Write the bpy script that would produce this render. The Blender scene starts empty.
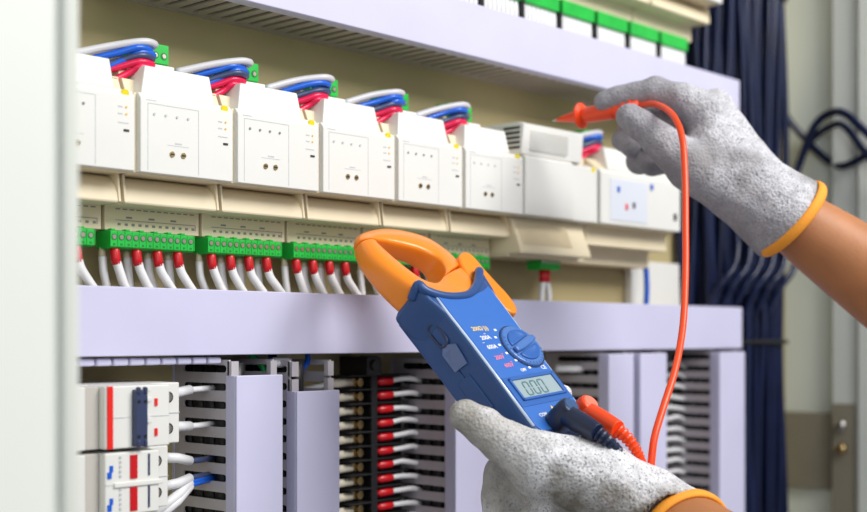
import bpy, bmesh, math, random
import numpy as np
from mathutils import Vector, Matrix
random.seed(7)
S = 0.001                      # everything is modelled in millimetres
COL = bpy.context.scene.collection
F = 1300.0
AL = math.atan(1187/F); CA, SA = math.cos(AL), math.sin(AL)
def cw(px, py, zc):            # point seen at px,py at a depth zc (mm)
    x = (px-433.5)/F*zc; u = (337-py)/F*zc
    return Vector((x*SA+zc*CA, -x*CA+zc*SA, u))
def onY(px, py, Y):
    t = (px-433.5)/F; X = Y*(CA+t*SA)/(SA-t*CA); zc = X*CA+Y*SA
    return Vector((X, Y, (337-py)*zc/F))
# ------------------------------------------------------------------ materials
def mat(name, col, rough=.5, metal=0., bump=0., bscale=400., var=0., vscale=60., coat=0., trans=0., spec=.5):
    m = bpy.data.materials.new(name); m.use_nodes = True
    nt = m.node_tree; b = nt.nodes['Principled BSDF']
    b.inputs['Base Color'].default_value = (*col, 1); b.inputs['Roughness'].default_value = rough
    b.inputs['Metallic'].default_value = metal; b.inputs['Coat Weight'].default_value = coat
    b.inputs['Transmission Weight'].default_value = trans
    b.inputs['Specular IOR Level'].default_value = spec
    tc = nt.nodes.new('ShaderNodeTexCoord')
    if var > 0:
        n = nt.nodes.new('ShaderNodeTexNoise'); n.inputs['Scale'].default_value = vscale; n.inputs['Detail'].default_value = 4
        nt.links.new(tc.outputs['Object'], n.inputs['Vector'])
        r = nt.nodes.new('ShaderNodeValToRGB'); e = r.color_ramp.elements
        e[0].position = .3; e[1].position = .7
        e[0].color = (*[c*(1-var) for c in col], 1); e[1].color = (*[min(1, c*(1+var*.5)) for c in col], 1)
        nt.links.new(n.outputs['Fac'], r.inputs['Fac']); nt.links.new(r.outputs['Color'], b.inputs['Base Color'])
    if bump > 0:
        n = nt.nodes.new('ShaderNodeTexNoise'); n.inputs['Scale'].default_value = bscale; n.inputs['Detail'].default_value = 3
        nt.links.new(tc.outputs['Object'], n.inputs['Vector'])
        bp = nt.nodes.new('ShaderNodeBump'); bp.inputs['Strength'].default_value = bump; bp.inputs['Distance'].default_value = .0005
        nt.links.new(n.outputs['Fac'], bp.inputs['Height']); nt.links.new(bp.outputs['Normal'], b.inputs['Normal'])
    return m
def glove_mat(name, base, dirty, thresh, cc=None, coat=None, cr=50, line=None):
    m = bpy.data.materials.new(name); m.use_nodes = True
    nt = m.node_tree; N = nt.nodes; L = nt.links; b = N['Principled BSDF']; b.inputs['Roughness'].default_value = .9
    b.inputs['Specular IOR Level'].default_value = .2
    tc = N.new('ShaderNodeTexCoord')
    def noise(s, d=3): 
        n = N.new('ShaderNodeTexNoise'); n.inputs['Scale'].default_value = s; n.inputs['Detail'].default_value = d
        L.new(tc.outputs['Object'], n.inputs['Vector']); return n
    def ramp(src, p0, c0, p1, c1):
        r = N.new('ShaderNodeValToRGB'); e = r.color_ramp.elements
        e[0].position = p0; e[1].position = p1; e[0].color = (*c0, 1); e[1].color = (*c1, 1); L.new(src, r.inputs['Fac']); return r
    def mix(f, a, c, t='MIX'):
        x = N.new('ShaderNodeMix'); x.data_type = 'RGBA'; x.blend_type = t
        if isinstance(f, float): x.inputs[0].default_value = f
        else: L.new(f, x.inputs[0])
        L.new(a, x.inputs[6]); L.new(c, x.inputs[7]); return x.outputs[2]
    spk = ramp(noise(760, 2).outputs['Fac'], .34, (.22, .22, .27), .44, (1, 1, 1))
    heat = ramp(noise(160, 4).outputs['Fac'], .35, tuple(c*.78 for c in base), .62, base)
    d = ramp(noise(22, 5).outputs['Fac'], thresh, (0, 0, 0), thresh+.14, (1, 1, 1))
    dc = N.new('ShaderNodeRGB'); dc.outputs[0].default_value = (*dirty, 1)
    c1 = mix(.8, heat.outputs['Color'], spk.outputs['Color'], 'MULTIPLY')
    fd = N.new('ShaderNodeMath'); fd.operation = 'MULTIPLY'; fd.inputs[1].default_value = .85; L.new(d.outputs['Color'], fd.inputs[0])
    c2 = mix(fd.outputs[0], c1, dc.outputs[0])
    if cc is not None:                 # palm and finger coating, greyed further to paint in shade on the fingers
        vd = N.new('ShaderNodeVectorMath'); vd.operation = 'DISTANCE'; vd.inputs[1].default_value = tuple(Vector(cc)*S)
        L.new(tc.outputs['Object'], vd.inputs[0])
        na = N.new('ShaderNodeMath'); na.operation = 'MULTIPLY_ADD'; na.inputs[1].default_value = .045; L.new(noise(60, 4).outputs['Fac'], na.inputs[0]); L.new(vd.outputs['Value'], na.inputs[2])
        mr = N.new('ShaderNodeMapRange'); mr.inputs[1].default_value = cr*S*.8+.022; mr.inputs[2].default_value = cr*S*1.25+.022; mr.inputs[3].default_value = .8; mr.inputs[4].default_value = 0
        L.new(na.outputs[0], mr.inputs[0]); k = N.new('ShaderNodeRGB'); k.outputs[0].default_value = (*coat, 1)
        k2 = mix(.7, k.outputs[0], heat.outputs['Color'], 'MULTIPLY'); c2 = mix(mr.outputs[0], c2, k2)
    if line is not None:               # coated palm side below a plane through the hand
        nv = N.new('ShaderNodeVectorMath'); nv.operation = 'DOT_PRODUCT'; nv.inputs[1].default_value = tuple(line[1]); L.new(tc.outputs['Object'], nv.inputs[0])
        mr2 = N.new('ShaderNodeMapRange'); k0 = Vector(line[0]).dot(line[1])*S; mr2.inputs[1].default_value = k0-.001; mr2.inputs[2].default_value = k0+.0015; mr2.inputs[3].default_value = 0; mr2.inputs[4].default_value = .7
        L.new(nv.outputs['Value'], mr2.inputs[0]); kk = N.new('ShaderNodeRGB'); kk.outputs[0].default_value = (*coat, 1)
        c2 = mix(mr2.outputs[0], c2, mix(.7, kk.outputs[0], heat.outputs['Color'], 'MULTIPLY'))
    L.new(c2, b.inputs['Base Color'])
    v = N.new('ShaderNodeTexVoronoi'); v.inputs['Scale'].default_value = 480; L.new(tc.outputs['Object'], v.inputs['Vector'])
    n2 = noise(55, 4)
    ad = N.new('ShaderNodeMath'); ad.operation = 'MULTIPLY_ADD'; ad.inputs[1].default_value = 3.0
    L.new(n2.outputs['Fac'], ad.inputs[0]); L.new(v.outputs['Distance'], ad.inputs[2])
    bp = N.new('ShaderNodeBump'); bp.inputs['Strength'].default_value = .55; bp.inputs['Distance'].default_value = .0012
    L.new(ad.outputs[0], bp.inputs['Height']); L.new(bp.outputs['Normal'], b.inputs['Normal'])
    return m
M = dict(
 back=mat('back_panel_paint', (.46, .385, .20), .6, bump=.15, bscale=900, var=.06, vscale=8),
 cream=mat('cabinet_paint', (.80, .86, .79), .45, var=.04, vscale=10),
 frame=mat('frame_paint', (.80, .83, .77), .4, var=.03, vscale=10),
 edge=mat('edge_paint', (.66, .69, .63), .5),
 brown=mat('taupe_shade', (.30, .27, .20), .6, var=.08, vscale=20),  # brown tone standing for shade low on the right wall
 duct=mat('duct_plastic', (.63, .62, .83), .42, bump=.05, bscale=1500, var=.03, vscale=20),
 ductw=mat('duct_side_shaded', (.52, .49, .53), .45, var=.04, vscale=20),  # duct plastic with the side walls' shading mixed into its colour
 ductin=mat('duct_inner_shaded', (.44, .38, .34), .5, var=.05, vscale=30),  # same plastic, painted darker and browner for the shaded inside and underside
 white=mat('module_white', (.80, .80, .77), .38, var=.02, vscale=30),
 beige=mat('module_beige', (.80, .70, .50), .5, var=.04, vscale=30),
 tint=mat('module_blue_tint', (.72, .76, .86), .4),
 green=mat('terminal_green', (.015, .50, .06), .38, var=.15, vscale=90),
 greend=mat('terminal_green_slot', (.01, .20, .03), .5),
 screw=mat('screw_metal', (.75, .68, .58), .3, 1.),
 steel=mat('steel', (.6, .58, .55), .32, 1.),
 brass=mat('brass', (.50, .36, .17), .35, 1.),
 black=mat('black_plastic', (.012, .012, .014), .4),
 dark=mat('dark_slot', (.03, .025, .02), .6),
 grey=mat('print_grey', (.25, .25, .26), .7),
 pgrey=mat('pale_print', (.55, .56, .60), .7),
 rail=mat('rail_metal', (.55, .55, .52), .35, .9),
 ww=mat('white_wire', (.82, .82, .84), .35, var=.04, vscale=200),
 gw=mat('grey_wire', (.62, .62, .66), .35),
 bw=mat('blue_wire', (.01, .12, .66), .3),
 nw=mat('navy_wire', (.05, .07, .16), .35),
 rw=mat('crimson_wire', (.75, .01, .08), .3),
 red=mat('red_ferrule', (.60, .008, .015), .3),
 redp=mat('red_plastic', (.85, .02, .015), .35),
 tan=mat('tan_ferrule', (.70, .60, .42), .4),
 cream2=mat('cream_sleeve', (.80, .74, .60), .45),
 cable=mat('dark_cable', (.006, .012, .050), .2, var=.3, vscale=30, spec=.4),
 gnw=mat('green_wire', (.01, .45, .10), .4),
 navy=mat('navy_toggle', (.035, .05, .12), .4),
 bgrey=mat('breaker_grey', (.55, .52, .48), .5),
 blue=mat('meter_blue', (.038, .165, .56), .32, bump=.04, bscale=1200, coat=.25),
 blued=mat('meter_dark_blue', (.024, .08, .25), .36, bump=.08, bscale=1500),
 bluem=mat('meter_band_blue', (.03, .13, .44), .35),
 dial=mat('dial_blue', (.07, .19, .52), .3, coat=.3),
 orange=mat('jaw_orange', (1.0, .28, .015), .34, coat=.25, var=.04, vscale=30),
 lcd=mat('lcd', (.34, .44, .47), .25),
 lcdd=mat('lcd_digit', (.10, .22, .25), .4),
 txtw=mat('text_white', (.9, .9, .92), .5), txty=mat('text_yellow', (.95, .68, .15), .5), txtr=mat('text_pink', (.95, .22, .30), .5),
 leadr=mat('lead_red', (.95, .075, .012), .35), leadrl=mat('lead_red_pad', (1.0, .22, .14), .4),
 leadb=mat('lead_black', (.012, .022, .06), .35), leadbl=mat('lead_black_pad', (.03, .09, .22), .4),
 skin=mat('skin', (.46, .185, .07), .5, bump=.25, bscale=350, var=.10, vscale=45),
 cuff=mat('cuff_orange', (.95, .36, .03), .75, bump=.6, bscale=900),
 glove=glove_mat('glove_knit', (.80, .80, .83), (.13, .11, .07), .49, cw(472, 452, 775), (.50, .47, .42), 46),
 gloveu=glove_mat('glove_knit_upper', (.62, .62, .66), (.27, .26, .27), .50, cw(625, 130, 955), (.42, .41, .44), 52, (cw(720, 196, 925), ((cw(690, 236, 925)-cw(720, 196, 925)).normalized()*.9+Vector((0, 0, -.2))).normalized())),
 yellow=mat('yellow_dot', (.95, .80, .02), .5), orangeled=mat('amber_led', (.95, .55, .05), .4),
 silver=mat('highlight_pale', (.60, .72, .92), .25, .15),  # pale tone painted as the gleam along the meter's edges
 clear=mat('clear_strap', (.10, .16, .36), .15, spec=.8),
)
# ------------------------------------------------------------------ mesh helpers
class MB:
    def __init__(s): s.v = []; s.f = []
    def add(s, vs, fs):
        o = len(s.v); s.v += [tuple(v) for v in vs]; s.f += [tuple(i+o for i in f) for f in fs]; return s
    def box(s, x0, x1, y0, y1, z0, z1):
        return s.add([(x, y, z) for z in (z0, z1) for y in (y0, y1) for x in (x0, x1)],
                     [(0, 2, 3, 1), (4, 5, 7, 6), (0, 1, 5, 4), (2, 6, 7, 3), (0, 4, 6, 2), (1, 3, 7, 5)])
    def prismx(s, prof, x0, x1, inset0=None):     # profile in (y,z)
        n = len(prof)
        vs = [(x0, y, z) for y, z in prof]+[(x1, y, z) for y, z in prof]
        fs = [tuple(range(n)), tuple(range(2*n-1, n-1, -1))]+[(i, i+n, (i+1) % n+n, (i+1) % n) for i in range(n)]
        return s.add(vs, fs)
    def prismz(s, prof, z0, z1):                  # profile in (x,y)
        n = len(prof)
        vs = [(x, y, z0) for x, y in prof]+[(x, y, z1) for x, y in prof]
        return s.add(vs, [tuple(range(n-1, -1, -1)), tuple(range(n, 2*n))]+[(i, (i+1) % n, (i+1) % n+n, i+n) for i in range(n)])
    def cyl(s, p0, p1, r0, r1=None, n=14):
        return s.tube([p0, p1], [r0, r0 if r1 is None else r1], n)
    def tube(s, pts, r, n=8, ell=None):
        pts = [Vector(p) for p in pts]; k = len(pts)
        if not hasattr(r, '__len__'): r = [r]*k
        t0 = (pts[1]-pts[0]).normalized()
        ref = Vector((0, 0, 1)) if abs(t0.z) < .9 else Vector((1, 0, 0))
        u = (ref-t0*ref.dot(t0)).normalized(); vs = []
        for i in range(k):
            t = (pts[min(i+1, k-1)]-pts[max(i-1, 0)])
            t = t.normalized() if t.length > 1e-9 else t0
            u = (u-t*u.dot(t)).normalized(); w = t.cross(u)
            for j in range(n):
                a = 2*math.pi*j/n; vs.append(pts[i]+(u*math.cos(a)+w*math.sin(a)*(ell or 1))*r[i])
        fs = [(i*n+j, i*n+(j+1) % n, (i+1)*n+(j+1) % n, (i+1)*n+j) for i in range(k-1) for j in range(n)]
        fs += [tuple(range(n-1, -1, -1)), tuple((k-1)*n+j for j in range(n))]
        return s.add(vs, fs)
    def build(s, name, m, parent=None, smooth=False, bev=0, seg=2, frame=None, origin=None):
        me = bpy.data.meshes.new(name)
        o = Vector(origin) if origin is not None else Vector((0, 0, 0))
        me.from_pydata([(Vector(v)-o)*S for v in s.v], [], s.f)
        bm = bmesh.new(); bm.from_mesh(me); bmesh.ops.recalc_face_normals(bm, faces=bm.faces); bm.to_mesh(me); bm.free()
        if smooth: me.polygons.foreach_set('use_smooth', [True]*len(me.polygons))
        me.materials.append(M[m] if isinstance(m, str) else m)
        ob = bpy.data.objects.new(name, me); COL.objects.link(ob); ob.location = o*S
        if parent: ob.parent = parent; 
        if parent is not None and origin is None: ob.location = -Vector(parent.get('_o', (0, 0, 0)))*S if '_o' in parent else (0, 0, 0)
        if bev:
            bv = ob.modifiers.new('bevel', 'BEVEL'); bv.width = bev*S; bv.segments = seg; bv.limit_method = 'ANGLE'; bv.angle_limit = math.radians(35)
            me.polygons.foreach_set('use_smooth', [True]*len(me.polygons))
            wn = ob.modifiers.new('wn', 'WEIGHTED_NORMAL'); wn.keep_sharp = True
        return ob
def tag(o, label, cat, group=None, kind=None):
    if kind: o['kind'] = kind
    else: o['label'] = label; o['category'] = cat
    if group: o['group'] = group
    return o
def thing(name, loc, label, cat, group=None):
    o = bpy.data.objects.new(name, None); COL.objects.link(o); o.empty_display_size = .01
    o.location = Vector(loc)*S; o['_o'] = list(loc); return tag(o, label, cat, group)
def struct(o): o['kind'] = 'structure'; return o
def smoothpath(pts, n=6):
    P = [Vector(p) for p in pts]; out = []
    for i in range(len(P)-1):
        a = P[max(i-1, 0)]; b = P[i]; c = P[i+1]; d = P[min(i+2, len(P)-1)]
        for k in range(n):
            t = k/n
            out.append(.5*((2*b)+(c-a)*t+(2*a-5*b+4*c-d)*t*t+(3*b-a-3*c+d)*t**3))
    out.append(P[-1]); return out
def slotted(mb, org, du, dv, dn, cells, pitch, depth, slot0, slot1, sw, th):
    """wall plate: du = direction of repeats, dv = across, dn = thickness; each cell has one stadium-shaped slot"""
    org, du, dv, dn = map(Vector, (org, du, dv, dn)); r = sw/2; k = 6
    st = [(pitch/2+r*math.cos(a), slot0+r+r*math.sin(a)) for a in [math.pi+math.pi*i/k for i in range(k+1)]]
    st += [(pitch/2+r*math.cos(a), slot1-r+r*math.sin(a)) for a in [math.pi*i/k for i in range(k+1)]]
    n = len(st)
    rect = []
    for i in range(n):
        x, y = st[i]
        if i <= k: rect.append((pitch*i/k, 0 if 0 < i < k else (slot0+r)*.5 if False else 0))
        else: rect.append((pitch*(1-(i-k-1)/k), depth))
    for c in range(cells):
        vs = []
        for lay in (0, th):
            for (x, y) in st: vs.append(org+du*(c*pitch+x)+dv*y+dn*lay)
            for (x, y) in rect: vs.append(org+du*(c*pitch+x)+dv*y+dn*lay)
        fs = []
        for lay in (0, 1):
            o = lay*2*n
            for i in range(n): j = (i+1) % n; fs.append((o+i, o+j, o+n+j, o+n+i))
        for i in range(n): j = (i+1) % n; fs.append((i, j, 2*n+j, 2*n+i))
        for i in range(n):
            if i < k or k < i < n-1: j = i+1; fs.append((n+i, n+j, 3*n+j, 3*n+i))
        mb.add(vs, fs)
    return mb
# ------------------------------------------------------------------ the cabinet
YB = 685
b = MB(); b.box(255, 1335, YB, YB+2, -330, 560); struct(b.build('wall_back', 'back', bev=0))
b = MB(); b.box(1330, 1333, 430, 687, -330, 560); struct(b.build('wall_right', 'cream'))
b = MB(); b.box(252, 255, 432, 687, -330, 560); struct(b.build('wall_left', 'cream'))
b = MB(); b.box(60, 271.5, 428, 432, -330, 560); b.box(268, 271.5, 429, 446, -330, 560)
struct(b.build('trim_1', 'frame', bev=1.2))
b = MB(); b.box(262.5, 268.6, 424.8, 428.5, -330, 560); struct(b.build('trim_2', 'edge', bev=1.5))
b = MB(); b.box(1316, 1330, 596, 624, -330, 560); struct(b.build('trim_3', 'frame', bev=1.5))
b = MB(); b.box(1309, 1330, 480, 592, -330, 560); struct(b.build('trim_4', 'frame', bev=1.5))
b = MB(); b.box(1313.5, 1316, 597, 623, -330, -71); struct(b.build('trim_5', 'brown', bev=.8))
t = MB(); t.box(1322, 1330, 628, 684, -165, -82)  # plate added for the dark, shaded stretch of wall
tag(t.build('shade_plate', 'brown', bev=1.5), 'brown plate standing in for shade low on the right side wall behind the dark cables', 'plate')
for i, (z, mm, lab) in enumerate(((-94, 'steel', 'silver bolt head on the right side rail, above the brass one'), (-119, 'brass', 'brass bolt head on the right side rail, below the silver one'))):
    t = MB(); t.cyl((1316, 611, z), (1308, 611, z), 6.2, 5.6, 20); t.cyl((1308, 611, z), (1306, 611, z), 5.6, 3.4, 20)
    tag(t.build('bolt', mm, smooth=False, bev=.6), lab, 'bolt')
# ------------------------------------------------------------------ wiring ducts
def wire(name, pts, rad, m, label, group, n=8, k=5):
    b = MB(); b.tube(smoothpath(pts, k), rad, n); return tag(b.build(name, m, smooth=True), label, 'wire', group)
PT = 11.2
def duct_h(z0, z1, x0, x1, label, lipx=None):
    root = thing('wiring_duct', ((x0+x1)/2, YB, z0), label, 'wiring duct', 'horizontal wiring ducts')
    c = MB(); c.box(x0, x1, 629, 631, z0, z1); c.box(x0, x1, 631, 640, z0, z0+1.6); c.box(x0, x1, 631, 640, z1-1.6, z1)
    c.build('cover', 'duct', root, bev=.7)
    n = int((x1-x0)/PT)
    for z, d in ((z0+.6, 1), (z1-.6, -1)):
        w = MB(); slotted(w, (x0, 634, z), (1, 0, 0), (0, 1, 0), (0, 0, d), n, PT, 50, 4, 44, 4.4, 1.3)
        # raised rims round the slots
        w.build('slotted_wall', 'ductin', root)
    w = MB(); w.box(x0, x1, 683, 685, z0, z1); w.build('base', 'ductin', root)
    for k in range(4):  # black cables added so the slots read dark
        y = 640+k*11; zz = z0+7.6+(k % 2)*2
        wire('filler_cable', [(x0+4, y, zz), ((x0+x1)/2, y+1, zz+.5), (x1-8, y, zz)], 5.6, 'black', f'{["front","second","third","rear"][k]} black filler cable added in the {"middle" if z0 < 0 else "top"} horizontal duct, darkening its slots', None)
    if lipx:
        w = MB()
        for k in range(int((lipx-x0)/PT)): 
            w.box(x0+k*PT+.6, x0+(k+1)*PT-.6, 633, 639, z0-5.5, z0-1.2)
        w.build('finger_ends', 'duct', root, bev=1.4, seg=3)
    return root
duct_h(-11, 28.7, 300, 1133, 'long lavender horizontal wiring duct in the middle, below the green terminals', 512)
duct_h(208.6, 248, 430, 1128, 'long lavender horizontal wiring duct across the top with its slotted underside showing')
def duct_v(x0, x1, ztop, zc, label, zb=-230, fy=620):
    root = thing('vertical_wiring_duct', ((x0+x1)/2, YB, zb), label, 'wiring duct', 'vertical wiring ducts')
    c = MB(); c.box(x0, x1, fy, fy+2, zb, zc); c.box(x0, x0+1.5, fy+2, 631, zb, zc); c.box(x1-1.5, x1, fy+2, 631, zb, zc)
    c.build('cover', 'duct', root, bev=1.6, seg=3)
    n = int((ztop-zb)/PT)
    for x, d in ((x0+.4, 1), (x1-.4, -1)):
        w = MB(); slotted(w, (x, 628, ztop), (0, 0, -1), (0, 1, 0), (d, 0, 0), n, PT, 56, 2.5, 46, 4.6, 1.4)
        for k in range(n):                       # hooked finger ends
            w.box(min(x, x+d*5), max(x, x+d*5.6), 625.6, 629.5, ztop-k*PT-PT+.9, ztop-k*PT-.9)
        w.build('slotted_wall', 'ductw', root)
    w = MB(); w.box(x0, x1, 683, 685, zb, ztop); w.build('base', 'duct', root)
    for k in range(5):  # thick cables added behind the slots to keep light out
        y = 632.5+k*11.2
        wire('filler_cable', [(x0+9, y, zb+6), (x0+8.8, y, -120), (x0+9, y, ztop-2)], 5.5, 'black', f'black filler cable added inside the {label}', f'cables inside the {label}')
    return root
duct_v(502, 539, -14, -23.5, 'lavender vertical wiring duct right of the circuit breakers')
duct_v(551, 588, -15, -34.6, 'lavender vertical wiring duct with bare fingers above its low cover')
duct_v(703, 745, -16, -20, 'lavender vertical wiring duct rising behind the left gloved thumb')
duct_v(895, 932, -13, -14, 'lavender vertical wiring duct just right of the clamp meter display')
duct_v(942, 984, -13, -14, 'lavender vertical wiring duct directly left of the hanging red lead')
duct_v(1075, 1122, -13, -14, 'lavender vertical wiring duct beside the dark cable bundle')
# ------------------------------------------------------------------ DIN rails
for z, lab in ((120, 'metal mounting rail behind the row of white modules'), (339, 'metal mounting rail behind the top row of modules')):
    t = MB(); t.box(320, 1090, 678, 680, z-17, z+17); t.box(320, 1090, 680, 685, z-12, z+12)
    tag(t.build('mounting_rail', 'rail'), lab, 'rail')
ORD = ['leftmost', 'second', 'third', 'fourth', 'fifth', 'sixth']
PITCH = 70.8; X1 = 361.4
def module(k, dz, x0, w, label, detail=True, name='control_module', group=None):
    r = thing(name, (x0+w/2, 678, dz+60), label, 'module', group)
    g = 1.2
    body = MB(); body.prismx([(678, 63), (657, 63), (657, 77.4), (650, 77.4), (650, 94), (628, 94), (628, 140), (636, 141), (640, 150), (678, 150)], x0+g, x0+w-g)
    body.v = [(x, y, z+dz) for x, y, z in body.v]; body.build('housing', 'beige', r, bev=.5)
    # chute: concave apron below the cover
    ch = MB(); pr = [(656, 77.2), (638.2, 77.2), (637.6, 78.4), (638.5, 83), (641, 88), (645, 92), (649, 93.9), (656, 93.9)]
    ch.prismx(pr, x0+1.4, x0+w-1.4); ch.v = [(x, y, z+dz) for x, y, z in ch.v]; ch.build('apron', 'beige', r, bev=.4)
    fn = MB()
    for xx in (x0+1.2, x0+w-2.6):
        fn = MB(); fn.prismx([(650, 94), (639, 94), (636.8, 78), (650, 77.4)], xx, xx+1.4)
        fn.v = [(x, y, z+dz) for x, y, z in fn.v]; fn.build('apron_rib', 'beige', r)
    cv = MB(); cv.prismx([(640, 94.4), (624, 94.4), (624, 137), (627, 140.5), (640, 140.5)], x0+3.2, x0+w-.6)
    cv.v = [(x, y, z+dz) for x, y, z in cv.v]; cv.build('front_cover', 'white', r, bev=.7)
    if not detail: return r
    ub = MB(); xa, xb = x0+12.5, x0+w-11.5
    n0 = [(xa-6, 628, 140.5), (xb, 628, 140.5), (xb, 678, 140.5), (xa-6, 678, 140.5), (xa, 633, 158), (xb, 633, 158), (xb, 676, 158), (xa, 676, 158)]
    ub.add(n0, [(0, 3, 2, 1), (4, 5, 6, 7), (0, 1, 5, 4), (1, 2, 6, 5), (2, 3, 7, 6), (3, 0, 4, 7)]); ub.build('upper_housing', 'white', r, bev=.8)
    ub = MB(); ub.box(xa+2, xa+26, 640, 660, 157, 161.5); ub.build('top_cap', 'white', r, bev=.5)
    ub = MB(); ub.box(xa-10, xa-4, 645, 655, 140, 164); ub.build('wire_socket', 'beige', r, bev=.6)
    nt = MB(); nt.box(xb+2, x0+w-1, 640, 655, 141, 150); nt.build('notch', 'beige', r)
    nt = MB(); nt.box(xb+2.5, x0+w-2, 639.4, 641, 143, 145); nt.box(xb+2.5, x0+w-2, 639.4, 641, 147, 149); nt.build('notch_slot', 'dark', r)
    # face detail
    ln = MB(); z1, z0 = 134.2, 101
    ln.box(x0+8, x0+44, 623.85, 624.2, z1, z1+.35); ln.box(x0+44, x0+44.35, 623.85, 624.2, 96, z1); ln.box(x0+8, x0+8.3, 623.85, 624.2, 96, z1)
    ln.build('panel_outline', 'pgrey', r)
    ll = MB()
    for i in range(4): ll.cyl((x0+12.5+i*8, 624, 128.5), (x0+12.5+i*8, 623.5, 128.5), .8, n=10)
    ll.build('indicator', 'grey' if k % 2 == 0 else 'pgrey', r)
    for xx in (x0+25, x0+33):
        q = MB(); q.cyl((xx, 624.1, 106.5), (xx, 623.4, 106.5), 1.7, n=18); sc = q.build('adjust_screw', 'brass', r)
        q = MB(); q.box(xx-1.3, xx+1.3, 623.1, 623.3, 106.1, 106.9); q.build('screw_slot', 'dark', sc).location = (0, 0, 0)
    q = MB(); q.box(x0+22, x0+37, 623.85, 624.2, 111.5, 111.8); q.box(x0+27, x0+32, 623.85, 624.2, 112.6, 113.4); q.build('adjust_mark', 'pgrey', r)
    q = MB(); q.cyl((x0+w-7, 625.4, 138), (x0+w-7, 623.9, 137.6), 2.4, n=16); q.build('status_dot', 'yellow', r)
    q = MB(); q.cyl((x0+w-6.5, 624, 126), (x0+w-6.5, 623.5, 126), .6, n=10); q.cyl((x0+w-6.5, 624, 130), (x0+w-6.5, 623.5, 130), .6, n=10); q.build('led', 'orangeled', r)
    q = MB(); q.box(x0+w-12, x0+w-9, 623.85, 624.2, 125.5, 126.3); q.box(x0+w-12, x0+w-9, 623.85, 624.2, 129.5, 130.3); q.box(x0+w-12, x0+w-5, 623.85, 624.2, 120.6, 121.2); q.build('led_mark', 'pgrey', r)
    q = MB(); q.box(x0+w-8.2, x0+w-4.8, 623.5, 624.1, 116.2, 117.4); q.build('slot_mark', 'dark', r)
    q = MB(); q.box(x0+7, x0+14, 623.9, 624.2, 136, 136.6); q.build('model_mark', 'pgrey', r)
    # printed scale on the label strip
    q = MB()
    for i in range(12):
        q.box(x0+10+i*4.9, x0+12+i*4.9, 656.7, 657.1, 66.2, 67.6)
        q.box(x0+8.6+i*4.9, x0+11.6+i*4.9, 656.7, 657.1, 75.6, 76.2)
    for i in range(3): q.box(x0+16+i*16, x0+20+i*16, 656.7, 657.1, 70.6, 71.6)
    q.box(x0+8.5, x0+w-4, 656.7, 657.1, 69.2, 69.5); q.box(x0+w-4.2, x0+w-4, 656.7, 657.1, 66, 69.4)
    q.build('terminal_marking', 'grey', r)
    return r
MOD = ['leftmost white control module, cut off by the cabinet edge', 'second white control module from the left with two small screws on its face',
       'third white control module from the left, above the third green terminal block', 'fourth white control module from the left, above the orange jaw tip',
       'fifth white control module from the left, above the clamp meter jaws', 'sixth white control module, directly left of the vented power supply']
for k in range(6): module(k, 0, X1+k*PITCH, PITCH, MOD[k], group='white control modules')
# the wide vented power unit
xp = X1+6*PITCH; wp = 102
r = thing('power_supply', (xp+wp/2, 678, 60), 'wide white power supply with vent slots and a ribbed beige underside', 'power supply')
b = MB(); b.box(xp+1, xp+wp-1, 640, 678, 63, 150); b.build('housing', 'beige', r, bev=.6)
b = MB(); b.prismx([(650, 94.4), (622, 94.4), (622, 139), (625, 141), (650, 141)], xp+.6, xp+62); b.prismx([(650, 94.4), (626, 94.4), (626, 139), (629, 141), (650, 141)], xp+62, xp+wp-1); b.build('front_cover', 'white', r, bev=.8)
xu0, xu1 = xp-5, xp+76
b = MB(); b.prismx([(676, 141), (624, 141), (622, 164), (626, 166), (676, 166)], xu0+3, xu1); b.build('upper_housing', 'white', r, bev=.8)
b = MB()
for i in range(5): b.box(xu0+2.6, xu0+3.4, 626, 642, 145.5+i*3.8, 147.4+i*3.8)
b.build('vent_slots', 'dark', r)
b = MB()
for i in range(22): b.box(xu0+12+i*2.2, xu0+13+i*2.2, 621.2, 624, 145, 160)
b.build('vent_ribs', 'white', r)
xa0, xa1 = xp-26, xp+60
b = MB(); b.prismx([(657, 94), (640, 94), (636, 91), (630, 76), (627, 68), (627, 65), (656.6, 65)], xp+.3, xp+93); b.build('lower_housing', 'beige', r, bev=.8)
b = MB()
for i in range(26):
    x = xp+5+i*2.5
    b.add([(x, 634.9, 90.5), (x+1.3, 634.9, 90.5), (x+1.3, 627.5, 72.5), (x, 627.5, 72.5), (x, 638, 90), (x+1.3, 638, 90), (x+1.3, 631, 72), (x, 631, 72)],
          [(0, 1, 2, 3), (0, 4, 5, 1), (1, 5, 6, 2), (2, 6, 7, 3), (3, 7, 4, 0)])
b.build('lower_ribs', 'beige', r)
b = MB(); b.cyl((xp+wp-7, 627.4, 138), (xp+wp-7, 625.6, 137.6), 2.4, n=16); b.build('status_dot', 'yellow', r)
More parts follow.
